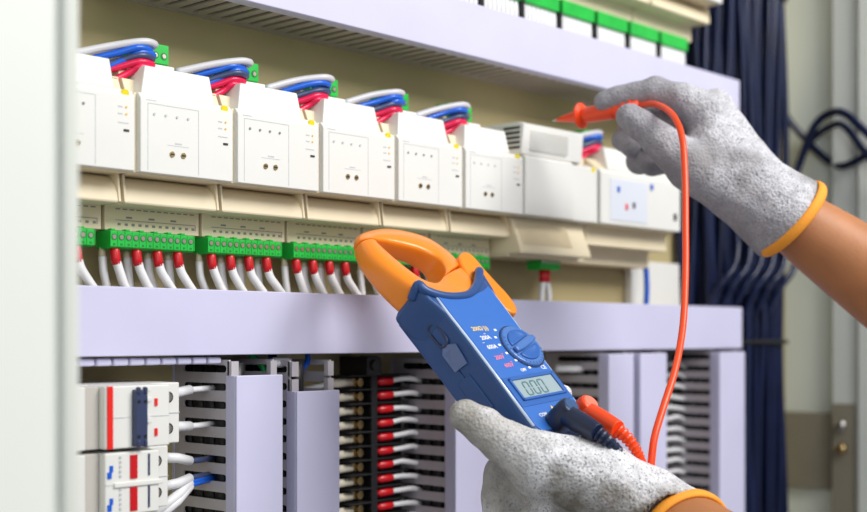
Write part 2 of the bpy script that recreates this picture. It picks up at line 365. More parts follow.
# processor unit
xc = xp+wp; wc = 125
r = thing('processor_module', (xc+wc/2, 678, 60), 'wide white module with a pale blue panel behind the curled glove fingers', 'module')
b = MB(); b.prismx([(678, 63), (657, 63), (657, 77.4), (638, 77.4), (640, 94), (628, 94), (628, 140), (640, 150), (678, 150)], xc+1, xc+wc-1); b.build('housing', 'beige', r, bev=.6)
b = MB(); b.prismx([(640, 94.4), (624, 94.4), (624, 137), (627, 140.5), (640, 140.5)], xc+1, xc+wc-1); b.build('front_cover', 'white', r, bev=.8)
b = MB(); b.box(xc+14, xc+70, 623.4, 625, 98, 133); b.build('blue_panel', 'tint', r, bev=.4)
b = MB(); b.prismx([(676, 140.5), (627, 140.5), (632, 160), (676, 160)], xc+16, xc+wc-6); b.build('upper_housing', 'white', r, bev=.8)
for x, z, mm, nm in ((24, 122, 'bw', 'blue_indicator'), (36, 108, 'redp', 'red_indicator'), (47, 110, 'dark', 'dark_indicator'), (75, 128, 'bw', 'blue_indicator')):
    b = MB(); b.box(xc+x, xc+x+3.4, 622.6, 624, z, z+5); b.build(nm, mm, r, bev=.5)
b = MB(); b.box(xc+wc-12, xc+wc-8, 623, 624.4, 104, 110); b.build('port', 'dark', r)
# white cover box under the processor module
b = MB(); b.box(1012, 1106, 676, 684, 20, 71)
tag(b.build('cover_box', 'white', bev=1), 'plain white box standing on the middle duct beneath the far right module', 'box')
b = MB(); b.tube(smoothpath([(1011, 660, 70), (1011.6, 659, 45), (1011, 660, 22)]), 2.6)
b.build('blue_wire', 'bw'); tag(bpy.data.objects['blue_wire'], 'short vertical blue wire in front of the plain white box at right', 'wire')
# ------------------------------------------------------------------ green terminal blocks
def tblock(x0, dz, n, label, detail=True, group='green screw terminal blocks', z0=52, z1=62.6, y0=650, y1=665, pp=5.0):
    r = thing('terminal_block', (x0+n*pp/2, y1, z0+dz), label, 'terminal block', group); L = n*pp
    b = MB(); b.prismx([(y1, z0), (y0+1.5, z0), (y0, z0+1), (y0, z1-.6), (y0+1.5, z1), (y1, z1)], x0, x0+L)
    b.v = [(x, y, z+dz) for x, y, z in b.v]; b.build('housing', 'green', r, bev=.3)
    if detail:
        f = MB()
        for i in range(n+1): f.box(x0+i*pp-.25, x0+i*pp+.25, y0-.35, y0+.2, z0+dz+1, z1+dz-.6)
        for i in range(0, n, 2): f.box(x0+i*pp+1.2, x0+i*pp+pp-1.2, y0+1, y0+5, z1+dz, z1+dz+.9)
        f.build('divider', 'green', r)
        for i in range(n):
            c = x0+(i+.5)*pp
            q = MB(); q.cyl((c, y0+.4, z0+dz+6.6), (c, y0-.25, z0+dz+6.6), 1.9, n=14); h = q.build('screw_hole', 'greend', r)
            q = MB(); q.cyl((c-.1, y0+.2, z0+dz+6.6), (c-.1, y0-.45, z0+dz+6.6), 1.35, n=12); s_ = q.build('screw', 'screw', h); s_.location = (0, 0, 0)
            q = MB(); q.box(c-.7, c+.7, y0-.2, y0+.2, z0+dz+1.8, z0+dz+2.9); e = q.build('test_slot', 'greend', h); e.location = (0, 0, 0)
    return r
BX = 432.7
TB = ['leftmost green terminal block, cut off by the cabinet edge', 'green twelve-screw terminal block below the second module from the left', 'green terminal block below the third module from the left',
      'green terminal block immediately left of the orange jaw tip', 'green terminal block seen through and behind the clamp meter jaws', 'green terminal block emerging right of the orange jaws']
def wire(name, pts, rad, m, label, group, n=8, k=5):
    b = MB(); b.tube(smoothpath(pts, k), rad, n); return tag(b.build(name, m, smooth=True), label, 'wire', group)
for k in range(6):
    x0 = BX+(k-1)*PITCH; tblock(x0, 0, 12, TB[k])
    where = ['leftmost', 'second', 'third', 'fourth', 'fifth', 'sixth'][k]
    for j in range(4):
        xr = x0+5.5+15.0*j; lean = (9, 11, 12, 13)[j]+random.uniform(-1.5, 1.5)
        r = thing('ferruled_wire', (xr, 654, 52), f'{["first","second","third","last"][j]} red-tipped white wire under the {where} green terminal block from the left', 'wire', 'white wires with red ferrules under the green blocks')
        b = MB(); b.tube([(xr, 654, 53), (xr, 654, 50.5), (xr+.4, 653.6, 46), (xr+1.0, 653.2, 42.6)], [2.3, 3.0, 3.0, 2.8], 12); b.build('ferrule', 'red', r, smooth=True)
        b = MB(); b.tube(smoothpath([(xr+.9, 653.3, 44), (xr+2.3, 652.6, 39), (xr+lean*.6, 652, 32), (xr+lean, 652, 25), (xr+lean+3, 655, 12)]), 2.75, 10); b.build('insulation', 'ww', r, smooth=True)
        xw = x0+1.5+15.0*j+(5.2 if j else 0)-3*(j > 0); lean = 3+random.uniform(-1.5, 2.5)
        r = thing('plain_wire', (xw, 661, 52), f'{["first","second","third","last"][j]} plain white wire behind the red-tipped ones, {where} green block from the left', 'wire', 'plain white wires under the green blocks')
        b = MB(); b.tube([(xw, 661, 53), (xw, 661, 49), (xw+.2, 661, 46)], [1.6, 2.2, 2.2], 10); b.build('ferrule', 'tan', r, smooth=True)
        b = MB(); b.tube(smoothpath([(xw+.2, 661, 47.5), (xw+.8, 660.5, 38), (xw+lean, 660, 26), (xw+lean+1, 661, 12)]), 2.5, 10); b.build('insulation', 'ww', r, smooth=True)
p = onY(541, 256, 650)
tblock(p.x, 0, 5, 'small dark green plug on two white wires below the ribbed power supply', True, z0=p.z-11)
for j in (0, 1):
    xr = p.x+9+j*5; lab = ('left', 'right')[j]
    r = thing('ferruled_wire', (xr, 654, p.z-11), f'{lab} one of the two white wires hanging from the small green plug', 'wire', 'wires of the small plug')
    b = MB(); b.tube([(xr, 655, p.z-11), (xr, 655, p.z-21)], 3.0, 12); b.build('ferrule', 'red', r, smooth=True)
    b = MB(); b.tube(smoothpath([(xr, 655, p.z-20), (xr-2+j*5, 655, p.z-32), (xr-2+j*5, 656, 12)]), 2.6, 10); b.build('insulation', 'ww', r, smooth=True)
# ------------------------------------------------------------------ plugs and looped wires on top of the modules
WN = ['leftmost', 'second', 'third', 'fourth', 'fifth', 'seventh']
for k, kk in enumerate((0, 1, 2, 3, 4, 6.45)):
    x = X1+kk*PITCH+(0 if k < 5 else 0)
    ox = x+89.5          # plug stands over the start of the next module
    r = thing('top_plug', (ox+13, 665, 158), f'green plug with wires on top of the modules, {["first","second","third","fourth","fifth","sixth"][k]} from the left', 'plug', 'green plugs on top of the modules')
    b = MB(); b.box(ox, ox+26, 654, 668, 165.5, 177.5); b.build('housing', 'green', r, bev=.5)
    b = MB(); b.box(ox+3, ox+23, 656, 668, 157, 166); b.build('stem', 'greend', r)
    for j in range(4):
        c = ox+3.6+j*6.2
        q = MB(); q.cyl((c, 654.4, 170.5), (c, 653.7, 170.5), 2.3, n=14); h = q.build('wire_hole', 'greend', r)
        q = MB(); q.cyl((c, 654.2, 170.5), (c, 653.4, 170.5), 1.4, n=12); q.build('screw', 'screw', h).location = (0, 0, 0)
    bx = x+93; sx = x+59
    jit = lambda a=1.2: random.uniform(-a, a)
    specs = [('grey_wire', 'gw', (sx-12, 650, 161.5), 173.5, 'pale grey'), ('blue_wire', 'bw', (sx-1, 650, 160), 169.3, 'bright blue'),
             ('navy_wire', 'nw', (sx+1, 650, 155), 165.0, 'dark navy'), ('red_wire', 'rw', (sx+2, 650, 151.5), 161.0, 'crimson'), ('red_wire', 'rw', (sx+9, 645, 147.5), 158.4, 'lower crimson')]
    if k in (0, 1, 3): specs.append(('blue_wire', 'bw', (sx+6, 648, 155), 167.0, 'lower bright blue'))
    for nm, m_, s0, zt, cn in specs:
        yy = 640+jit(1); e = bx+jit(2)+(3 if 'gre' in cn else 0)
        pts = [s0, (s0[0]+(e-s0[0])*.45, 644+jit(), s0[2]+(zt-s0[2])*.62+jit(.6)), (e-9, yy-1, zt-.4+jit(.4)), (e, yy+.5, zt), (e+3, yy+6, zt-.3), (e-1, 654.5, zt-1.5+(170-zt)*.5)]
        wire(nm, pts, 2.1 if m_ != 'gw' else 2.3, m_, f'{cn} wire looping into the {["first","second","third","fourth","fifth","sixth"][k]} green top plug from the left', f'{cn} wires at the top plugs', 8, 6)
# ------------------------------------------------------------------ top row
DZ = 219
for i in range(5):
    x = 1087-(5-i)*101.6
    module(i, DZ, x, 101.6, f'upper row beige module at the top edge, {["leftmost","second","third","fourth","rightmost"][i]} of those in view', False, group='modules of the top row')
for i in range(9):
    x = 1071-(9-i)*50.3+2
    on = ['first', 'second', 'third', 'fourth', 'fifth', 'sixth', 'seventh', 'eighth', 'last'][i]
    tblock(x, DZ, 9, f'green terminal block above the top duct, {on} from the left', False, 'terminal blocks of the top row', z0=50, z1=62.6)
    for j in range(8):
        xx = x+3+j*5.6
        wire('white_wire', [(xx, 655, DZ+51), (xx+.3, 654, DZ+42), (xx+.6, 655, DZ+22)], 2.4, 'ww', f'white wire hanging from the {on} green block above the top duct', f'white wires under the {on} block of the top row', 8, 3)
    if i: 
        b = MB(); b.box(x-4.2, x-.8, 650, 656, DZ+30, DZ+51); tag(b.build('divider_post', 'black'), f'black post left of the {on} green block above the top duct', 'post', 'black posts of the top row')
# ------------------------------------------------------------------ circuit breakers
def breaker(z1, label, kind):
    hgt = 35.2; z0 = z1-hgt; r = thing('circuit_breaker', (420, 680, z0), label, 'circuit breaker')
    xr = 461 if kind == 0 else 453
    b = MB(); b.box(372, xr, 622, 678, z0, z1); b.build('body', 'white', r, bev=.8)
    b = MB(); b.box(374, 388.5, 607, 624, z0+.6, z1-.4); b.build('end_block', 'white', r, bev=.8)
    b = MB(); b.box(388.7, 398.4, 609.5, 624, z0+.6, z1-.4); b.build('step', 'bgrey', r, bev=.6)
    b = MB(); b.box(398.6, 441 if kind == 0 else 434, 604, 624, z0+.6, z1-.2); b.build('front_block', 'white', r, bev=1.0)
    b = MB(); b.box(376, xr, 603.6 if 0 else 621.6, 622.1, (z0+z1)/2-.25, (z0+z1)/2+.25); b.build('pole_seam', 'pgrey', r)
    b = MB(); b.box(398.8, 440.5 if kind == 0 else 433.5, 603.75, 604.1, (z0+z1)/2-.2, (z0+z1)/2+.2); b.build('pole_seam', 'pgrey', r)
    if kind == 0:
        b = MB(); b.box(399.8, 403.2, 603.2, 605, z0+.8, z1-.4); b.build('red_stripe', 'redp', r)
        b = MB(); b.box(415.8, 423.6, 600, 606, z0+1.5, z1-2.5)
        for zz in (z0+1, z1-5): b.box(416.5, 418.5, 599, 602, zz, zz+4); b.box(421, 423, 599, 602, zz, zz+4)
        tg = b.build('toggle', 'navy', r, bev=.8)
        b = MB()
        for zz in (z0+7, z1-9): 
            for xx in (417.6, 421.8): b.cyl((xx, 600.3, zz), (xx, 599.6, zz), .9, n=10)
        b.build('toggle_hole', 'black', tg).location = (0, 0, 0)
        b = MB(); b.box(424, 427, 601, 605, z0+14, z0+17.5); b.box(424, 427, 601, 605, z1-9.5, z1-7); b.box(424, 426, 601, 605, z1-4, z1-2); b.build('toggle_guard', 'white', r, bev=.4)
        for zz in (z0+6.5, z1-12): 
            b = MB(); b.box(430.6, 432.4, 603.3, 604.6, zz, zz+4.2); b.build('status_window', 'redp', r)
    else:
        for zz in (z0+2.5, z0+20.2):
            b = MB(); b.box(414.5, 419, 603.3, 604.6, zz, zz+13); b.build('status_window', 'red', r)
            b = MB(); b.box(426.3, 427.3, 603.4, 604.4, zz+1, zz+13); b.build('slot', 'navy', r)
            b = MB(); b.box(400, 402.5, 603.4, 604.4, zz+1, zz+4.5); b.box(401.4, 403.4, 603.4, 604.4, zz+4.5, zz+8); b.build('blue_print', 'bw', r)
            b = MB()
            for q in range(5): b.box(407.5, 408.8, 603.5, 604.4, zz+1+q*2.6, zz+2.4+q*2.6)
            b.build('grey_print', 'pgrey', r)
        b = MB(); b.box(404, 436, 602.8, 604.2, (z0+z1)/2-1.6, (z0+z1)/2+1.0); b.build('middle_rib', 'white', r, bev=.4)
    for zz in (z0+8.5, z1-8.5):
        c = xr-8; b = MB(); b.cyl((c, 622.3, zz), (c, 621.6, zz), 3.3, n=20); h = b.build('screw_hole', 'dark', r)
        b = MB(); b.cyl((c, 622, zz), (c, 621.3, zz), 2.3, n=16); b.build('screw', 'steel', h).location = (0, 0, 0)
    return r
breaker(-26.4, 'white two-pole circuit breaker with a red stripe and dark navy toggle', 0)
breaker(-62.8, 'white circuit breaker with two dark red windows, below the one with the navy toggle', 1)
b = MB(); b.box(395, 430, 678, 685, -230, -14); tag(b.build('mounting_rail', 'rail'), 'vertical metal rail behind the circuit breakers', 'rail')
b = MB(); b.box(392, 400, 640, 678, -24, -17); tag(b.build('rail_clamp', 'rail', bev=.6), 'small metal clamp above the upper circuit breaker', 'clamp')
def ferl(pts, r1, m1, pts2, r2, m2, label, group):
    r = thing('sleeved_wire', pts[0], label, 'wire', group)
    b = MB(); b.tube(pts, r1, 10); b.build('sleeve', m1, r, smooth=True)
    b = MB(); b.tube(smoothpath(pts2), r2, 8); b.build('insulation', m2, r, smooth=True); return r
for i, (z, d, m2) in enumerate(((-33.5, 1.5, 'ww'), (-53, -1, 'ww'), (-71, -4, 'nw'), (-88, 2.5, 'nw'), (-97, 9, 'bw'), (-101, 11, 'bw'))):
    ferl([(458 if i < 4 else 449, 634, z-(0 if i < 4 else 8)), (470, 636, z+d*.3), (482, 640, z+d)], 3, 'ww', [(481, 640, z+d), (492, 643, z+d*1.1), (503, 648, z+d*1.1), (516, 655, z+d)], 1.8, m2,
         ['white wire leaving the upper breaker at its top right', 'white wire leaving the upper breaker at its lower right', 'white sleeve with a dark wire leaving the lower breaker, uppermost',
          'white sleeve with a dark wire leaving the lower breaker, second down', 'white sleeve with a blue wire at the lower breaker, upper one', 'white sleeve with a blue wire at the bottom of the lower breaker'][i], 'wires leaving the circuit breakers')
# odd wires behind the duct covers
wire('green_wire', [(541, 660, -8), (548, 655, -16), (551, 652, -26), (552, 655, -60)], 2, 'gnw', 'thin green wire beside the bare duct fingers under the middle duct', None)
wire('black_cable', [(560, 655, -10), (556, 650, -20), (551, 650, -34), (548, 655, -60)], 3, 'cable', 'black cable slanting down behind the leftmost vertical duct cover', None)
wire('blue_wire', [(585, 650, -4), (585, 648, -16), (576, 647, -22), (562, 648, -18), (554, 652, -14)], 1.9, 'bw', 'blue wire hooking down between the bare duct fingers', None)
wire('white_sleeve', [(548, 640, -16.5), (556, 640, -16.5), (562, 641, -16.5)], 3.4, 'ww', 'short white sleeve lying across the tops of the two left vertical ducts', None)
for i in range(9):
    z = -48-i*11; wire('blue_wire' if i % 2 else 'navy_wire', [(508, 655, z), (520, 650+random.uniform(-6, 6), z-8), (532, 655, z-22)], 1.8, 'bw' if i % 2 else 'nw', ('blue' if i % 2 else 'dark')+' wire inside the leftmost vertical duct, seen through its slots', ('blue' if i % 2 else 'dark')+' wires inside the left duct', 6, 4)
# ------------------------------------------------------------------ barrier strips
def strip(x0, x1, ztop, rows, pit, label, who):
    r = thing('barrier_strip', ((x0+x1)/2, 684, ztop-rows*pit), label, 'terminal strip')
    b = MB(); b.box(x0, x1, 672, 684, ztop-rows*pit, ztop); b.build('base', 'black', r)
    b = MB(); b.box(x0+24, x0+30, 662, 674, ztop-rows*pit, ztop+14); b.build('centre_bar', 'black', r)
    for i in range(rows+1): 
        b = MB(); b.box(x0+1, x0+24, 660, 674, ztop-i*pit-.6, ztop-i*pit+.6); b.box(x0+30, x1-2, 662, 674, ztop-i*pit-.6, ztop-i*pit+.6); b.build('barrier', 'black', r, bev=.3)
    for i in range(rows):
        z = ztop-(i+.5)*pit
        b = MB(); b.cyl((x0+18, 673, z), (x0+18, 667, z), 3.1, n=14); b.box(x0+8, x0+20, 669, 670.5, z-2.6, z+2.6); b.build('screw', 'brass', r)
    return r
strip(635, 700, -27.5, 15, 10.1, 'black barrier terminal strip with red-tipped wires between two vertical ducts at left', 0)
strip(1000, 1066, -22, 15, 10.1, 'black barrier terminal strip with red-tipped wires, in the gap at lower right', 1)
for a, (x0, zt, who) in enumerate(((635, -27.5, 'left'), (1000, -22, 'right'))):
    for i in range(12):
        z = zt-(i+.5)*10.1
        on = ['first', 'second', 'third', 'fourth', 'fifth', 'sixth', 'seventh', 'eighth', 'ninth', 'tenth', 'eleventh', 'twelfth'][i]
        r = thing('lug_wire', (x0+38, 666, z), f'white wire with a red ferrule, {on} from the top on the {who} black strip', 'wire', f'red-tipped wires on the {who} strip')
        b = MB(); b.tube([(x0+33, 666, z), (x0+36, 666, z), (x0+47, 665.5, z+.3), (x0+49, 665.5, z+.3)], [1.4, 3.2, 3.0, 2.2], 12); b.build('ferrule', 'red', r, smooth=True)
        b = MB(); b.tube(smoothpath([(x0+47, 665.5, z+.3), (x0+56, 663, z+1+random.uniform(-.5, 1)), (x0+66, 660, z+1.5+random.uniform(-2, 1)), (x0+80, 660, z-2)]), 2.0, 8); b.build('insulation', 'ww', r, smooth=True)
        if a == 0:
            r = thing('lug_wire', (x0, 668, z), f'cream sleeved lug, {on} from the top on the left side of the left black strip', 'wire', 'cream lugs on the left strip')
            b = MB(); b.tube([(x0-14, 665, z), (x0+9, 668, z)], [2.9, 2.9], 12); b.build('sleeve', 'cream2', r, smooth=True)
            b = MB(); b.tube([(x0-40, 662, z-3), (x0-24, 663, z-1), (x0-13, 665, z)], 1.8, 8); b.build('insulation', 'ww', r, smooth=True)
b = MB(); b.box(648, 662, 655, 684, -27, -14); b.cyl((655, 655, -20), (655, 653, -20), 4, n=18); tag(b.build('end_stop', 'black', bev=.6), 'black end stop on top of the left barrier strip', 'bracket')
wire('white_wire', [(868, 655, -26), (880, 652, -26.5), (894, 650, -27), (905, 655, -28)], 3.2, 'ww', 'white wire stub entering the duct right of the meter dial', None)
# ------------------------------------------------------------------ dark cable bundle
N = 44
for i in range(N):
    lay = i % 3; x = 1098+(i+random.uniform(-.4, .4))*184/N; y = 676-lay*11+random.uniform(-2, 2); rad = random.uniform(3.0, 4.3)
    ph = random.uniform(0, 6); amp = random.uniform(1.5, 5); pts = []
    for j in range(15):
        z = 520-j*58
        pull = 1
        pts.append((1190+(x-1190)*pull*.97+amp*math.sin(ph+j*.9), y+amp*.5*math.cos(ph*1.7+j*.8), z))
    wire('power_cable', pts, rad, 'cable', 'dark navy cable running straight down in the thick bundle right of the ducts', 'dark cables of the bundle', 8, 4)
for z, lab in ((357, 'dark tie band round the cable bundle near the top edge'), (-5, 'dark tie band round the cable bundle level with the middle duct')):
    b = MB(); pts = [(1094, 655, z), (1100, 648, z), (1262, 648, z), (1272, 655, z), (1272, 682, z), (1094, 682, z), (1094, 655, z)]
    b.tube([Vector(p) for p in pts], [2]*7, 8); tag(b.build('cable_tie', 'black', smooth=True), lab, 'cable tie')
for i in range(6):
    x = 1120+i*24
    wire('looped_cable', [(x, 655, 190), (x+8, 640, 150), (x+12, 634, 100), (x+4, 632, 70), (x-10, 640, 50), (x-14, 655, 20)], 3.6, 'cable', 'dark cable bulging forward out of the bundle beside the orange lead', 'bulging cables of the bundle')
wire('coiled_cable', [(1285, 672, 320), (1296, 678, 270), (1310, 676, 245), (1323, 655, 213), (1323, 628, 188), (1311, 605, 182), (1304, 570, 196), (1304, 520, 230), (1302, 480, 180), (1302, 466, 60), (1302, 466, -320)], 4.0, 'cable', 'dark cable sagging across the right side wall from the bundle', 'coiled cables on the side wall')
wire('coiled_cable', [(1290, 660, 130), (1300, 660, 165), (1304, 654, 190), (1300, 638, 222), (1298, 620, 236), (1290, 596, 232), (1280, 560, 200), (1276, 500, 150), (1274, 480, 60), (1274, 478, -320)], 4.4, 'cable', 'dark cable arching up over the sagging one on the right side wall', 'coiled cables on the side wall')
wire('coiled_cable', [(1290, 672, 108), (1304, 672, 148), (1313, 664, 178), (1313, 648, 210), (1307, 622, 224), (1298, 600, 220), (1290, 565, 178), (1288, 510, 130), (1286, 500, 50), (1286, 500, -320)], 3.8, 'cable', 'lower parallel dark cable of the arch on the right side wall', 'coiled cables on the side wall')
# ------------------------------------------------------------------ clamp meter
def camv(v): return Vector((v[0]*SA+v[2]*CA, -v[0]*CA+v[2]*SA, v[1]))
mn = camv((.537973, .66350003, -.51995457)); ma = camv((.6414974, .07791873, .76315775)); mb_ = -camv((.54686939, -.74410777, -.38371538))
mn.normalize(); ma = (ma-mn*ma.dot(mn)).normalized(); mv = mn.cross(ma)
O = cw(521, 342, 812)-ma*18
MW = Matrix((ma, mv, mn)).transposed().to_4x4(); MW.translation = O*S
def mw(u, v, h): return O+ma*u+mv*v+mn*h
meter = bpy.data.objects.new('clamp_meter', None); COL.objects.link(meter); meter.matrix_world = MW; meter.empty_display_size = .01
tag(meter, 'blue handheld clamp meter with orange jaws, held by the lower gloved hand', 'clamp meter')
def mesh_loops(mb, loops, close=True):
    n = len(loops[0]); k = len(loops); o = len(mb.v)
    vs = [p for l in loops for p in l]
    fs = [(i*n+j, i*n+(j+1) % n, (i+1)*n+(j+1) % n, (i+1)*n+j) for i in range(k-1) for j in range(n)]
    if close: fs += [tuple(range(n-1, -1, -1)), tuple((k-1)*n+j for j in range(n))]
    mb.add(vs, fs); return mb
def outline(w0, w1, w2, vt, vb, rc=7, top=None):
    pts = []
    for i in range(7): a = -math.pi/2+math.pi/2*i/6; pts.append((w2-rc+rc*math.cos(a), vb+rc+rc*math.sin(a)))
    pts += [(w1, -18), (w1+.4, 5), (w0, 30)]
    tp = top or [(w0, vt)]
    pts += tp; pts += [(-w0, vt)] if top is None else []
    pts += [(-w0, 30), (-w1-.4, 5), (-w1, -18)]
    for i in range(7): a = math.pi+math.pi/2*i/6; pts.append((-(w2-rc)+rc*math.cos(a), vb+rc+rc*math.sin(a)))
    return pts
ctop = [(31, 52), (20, 47), (6, 43.5), (-14, 43.5), (-26, 47), (-31, 50)]
def ol(off, h):
    return [(u*(1-off/30) if True else u, v+(off*.6 if v < 0 else 0), h) for u, v in outline(30, 28.6, 28.4, 45, -68, 7, ctop)]
b = MB(); mesh_loops(b, [ol(4, -36), ol(1.2, -34.5), ol(0, -31), ol(0, -19), ol(-.2, -18.6)]); b.build('rear_housing', 'blued', meter, smooth=False, bev=.4)
b = MB(); mesh_loops(b, [ol(-.2, -18), ol(0, -17.6), ol(0, -3.2), ol(.5, -1.5), ol(1.8, -.4), ol(3.4, 0)]); b.build('front_housing', 'blued', meter, bev=.2)
def panel(pts, h0, h1, name, m, par=meter, bev=.3):
    b = MB(); b.prismz(pts, h0, h1); return b.build(name, m, par, bev=bev)
fp = [(24, -65), (26.4, -61), (26.2, -18), (26.4, 5), (27.4, 30), (27.6, 47), (19, 43.5), (6, 40.5), (-14, 40.5), (-25, 43.5), (-27.4, 42), (-27.4, 30), (-26.4, 5), (-26.2, -18), (-26.4, -61), (-24, -65)]
panel(fp, -.6, .5, 'face_panel', 'blue', bev=.35)
for sgn in (-1, 1):
    b = MB(); b.tube([(sgn*28.0, 44, -.9), (sgn*28.0, 30, -.9), (sgn*27.0, 5, -.9), (sgn*26.8, -18, -.9), (sgn*27.0, -60, -.9)], 1.05, 8)
    b.build('edge_highlight', M['silver'], meter, smooth=True)  # light strips in place of a highlight on the bevel
panel([(-26.2, -47), (26.2, -47), (26.2, -24.6), (-26.2, -24.6)], .3, .85, 'display_band', 'bluem')
fr = MB()
for (a0, a1, c0, c1) in ((-22, 22.5, -28, -26.2), (-22, 22.5, -43.2, -41.4), (-22, -20.2, -43.2, -26.2), (20.7, 22.5, -43.2, -26.2)): fr.box(a0, a1, c0, c1, .5, 2.0)
fr.build('display_frame', 'bluem', meter, bev=.4)
lcd = panel([(-20.2, -41.4), (20.7, -41.4), (20.7, -28), (-20.2, -28)], .6, 1.0, 'display', 'lcd', bev=0)
seg = MB()
def seg7(cx, cy, w, h, t=1.0):
    sk = .12
    for (x0, y0, x1, y1) in ((0, 0, w, 0), (0, h, w, h), (0, 0, 0, h/2), (0, h/2, 0, h), (w, 0, w, h/2), (w, h/2, w, h)):
        p0 = Vector((cx+x0+sk*y0, cy+y0, 1.1)); p1 = Vector((cx+x1+sk*y1, cy+y1, 1.1)); d = (p1-p0).normalized(); nn = Vector((-d.y, d.x, 0))*t/2
        p0 = p0+d*.4; p1 = p1-d*.4
        vs = [p0-nn, p1-nn, p1+nn, p0+nn]; vs += [v+Vector((0, 0, .15)) for v in vs]
        seg.add(vs, [(0, 3, 2, 1), (4, 5, 6, 7), (0, 1, 5, 4), (1, 2, 6, 5), (2, 3, 7, 6), (3, 0, 4, 7)])
for i in range(3): seg7(-13+i*7.6, -39.8, 4.8, 9.6)
seg.build('digits', 'lcdd', lcd)
# dial
dc = (14.2, -4.0)
b = MB(); rings = []
for rr, hh in ((16.2, .2), (16.2, 1.2), (15.6, 2.2), (14.6, 2.6)):
    rings.append([(dc[0]+rr*math.cos(2*math.pi*i/64), dc[1]+rr*math.sin(2*math.pi*i/64), hh) for i in range(64)])
mesh_loops(b, rings); dial = b.build('dial', 'dial', meter, bev=.2)
b = MB(); b.cyl((dc[0], dc[1], .3), (dc[0], dc[1], 1.0), 17.0, 17.0, 64); b.build('dial_rim', 'navy', dial)
b = MB()
for i in range(48):
    a = 2*math.pi*i/48; c, s_ = math.cos(a), math.sin(a); p = Vector((dc[0]+15.9*c, dc[1]+15.9*s_, 0)); tdir = Vector((-s_, c, 0))*.45; od = Vector((c, s_, 0))*.7
    vs = [p-tdir, p+tdir, p+tdir+od, p-tdir+od]; vs = [Vector((v.x, v.y, .6)) for v in vs]+[Vector((v.x, v.y, 1.5)) for v in vs]
    b.add(vs, [(0, 3, 2, 1), (4, 5, 6, 7), (0, 1, 5, 4), (1, 2, 6, 5), (2, 3, 7, 6), (3, 0, 4, 7)])
b.build('dial_knurl', 'blued', dial)
# grip: two scooped lobes with a raised bar between
ga = math.radians(17)
def grot(x, y): return (dc[0]+x*math.cos(ga)-y*math.sin(ga), dc[1]+x*math.sin(ga)+y*math.cos(ga))
for sg, nm_ in ((-1, 'bluem'), (1, 'bluem')):      # two finger scoops: a raised rim falling towards the middle bar
    b = MB(); n_ = 20
    arc = [(11.8*math.cos(math.pi*i/n_), 3.2+8.8*math.sin(math.pi*i/n_)) for i in range(n_+1)]
    lo_ = [(*grot(x, sg*y), 2.5) for x, y in arc]
    hi_ = [(*grot(x*.9, sg*(3.9+(y-3.4)*.86)), 3.6) for x, y in arc]
    inn = [(*grot(x*.72, sg*(4.4+(y-3.4)*.66)), 2.65+.2*(1-math.sin(math.pi*i/n_))) for i, (x, y) in enumerate(arc)]
    mesh_loops(b, [lo_, hi_, inn]); b.build('dial_scoop', nm_, dial, smooth=True)
b = MB()
gp = [(-13.6, -2.0), (-6, -2.9), (6, -2.9), (13.6, -2.0), (13.6, 2.0), (6, 2.9), (-6, 2.9), (-13.6, 2.0)]
mesh_loops(b, [[(*grot(x, y), 3.1) for x, y in gp], [(*grot(x*.98, y*.9), 4.6) for x, y in gp], [(*grot(x*.94, y*.62), 5.4) for x, y in gp]]); b.build('dial_grip', 'dial', dial, bev=.5)
b = MB()
for i in range(17):
    a = math.radians(150+i*12); c, s_ = math.cos(a), math.sin(a); p = Vector((dc[0]+13.9*c, dc[1]+13.9*s_, 2.6)); td = Vector((-s_, c, 0))*.28; od = Vector((c, s_, 0))*(1.4 if i != 6 else -3.4)
    vs = [p-td, p+td, p+td+od, p-td+od]; vs += [v+Vector((0, 0, .12)) for v in vs]
    b.add(vs, [(0, 3, 2, 1), (4, 5, 6, 7), (0, 1, 5, 4), (1, 2, 6, 5), (2, 3, 7, 6), (3, 0, 4, 7)])
b.build('dial_tick', 'blued', dial)
b = MB()
for x, y in ((1.2, 11.2), (-3.6, 5.6), (-5.3, -.4), (-4.4, -7.2), (-.9, -13.4), (6.6, -20.2)): b.box(x-1.1, x+1.1, y-.8, y+.8, .4, .75)
b.build('dial_mark', 'txtw', meter)
def text(s, u, v, size, m, h=.55, name='range_text', rot=0, par=meter, align='LEFT'):
    cu = bpy.data.curves.new('t', 'FONT'); cu.body = s; cu.size = size*S; cu.extrude = .00008; cu.offset = .00007; cu.align_x = align; cu.resolution_u = 2
    ob = bpy.data.objects.new('t', cu); COL.objects.link(ob)
    me = bpy.data.meshes.new_from_object(ob.evaluated_get(bpy.context.evaluated_depsgraph_get()))
    bpy.data.objects.remove(ob); me.materials.clear(); me.materials.append(M[m])
    o = bpy.data.objects.new(name, me); COL.objects.link(o); o.parent = par; o.location = (u*S, v*S, h*S); o.rotation_euler = (0, 0, rot); return o
text('200Ω·)))', -19.5, 12.6, 4.4, 'txty', rot=-.03); text('200A', -17.5, 5.0, 4.4, 'txtw'); text('~', -12, 8.6, 3, 'txtw'); text('600A', -18, -2.4, 4.4, 'txtw'); text('~', -19, 2.0, 3, 'txtw')
text('200V', -18, -10.8, 4.2, 'txtr'); text('~', -10, -8, 3, 'txtr'); text('600V', -14.8, -17.4, 4.2, 'txtr'); text('~', -7, -14.6, 3, 'txtr')
text('OFF', -3.2, -22.2, 3.2, 'txtw'); text('CE', 17.5, -22.9, 4.2, 'txtw'); text('COM', -17, -55.6, 3.4, 'txtw', name='port_text')
panel([(-2.4, -53), (1.4, -53), (-.5, -49.2)], .4, .7, 'warning_mark', 'txty', bev=0)
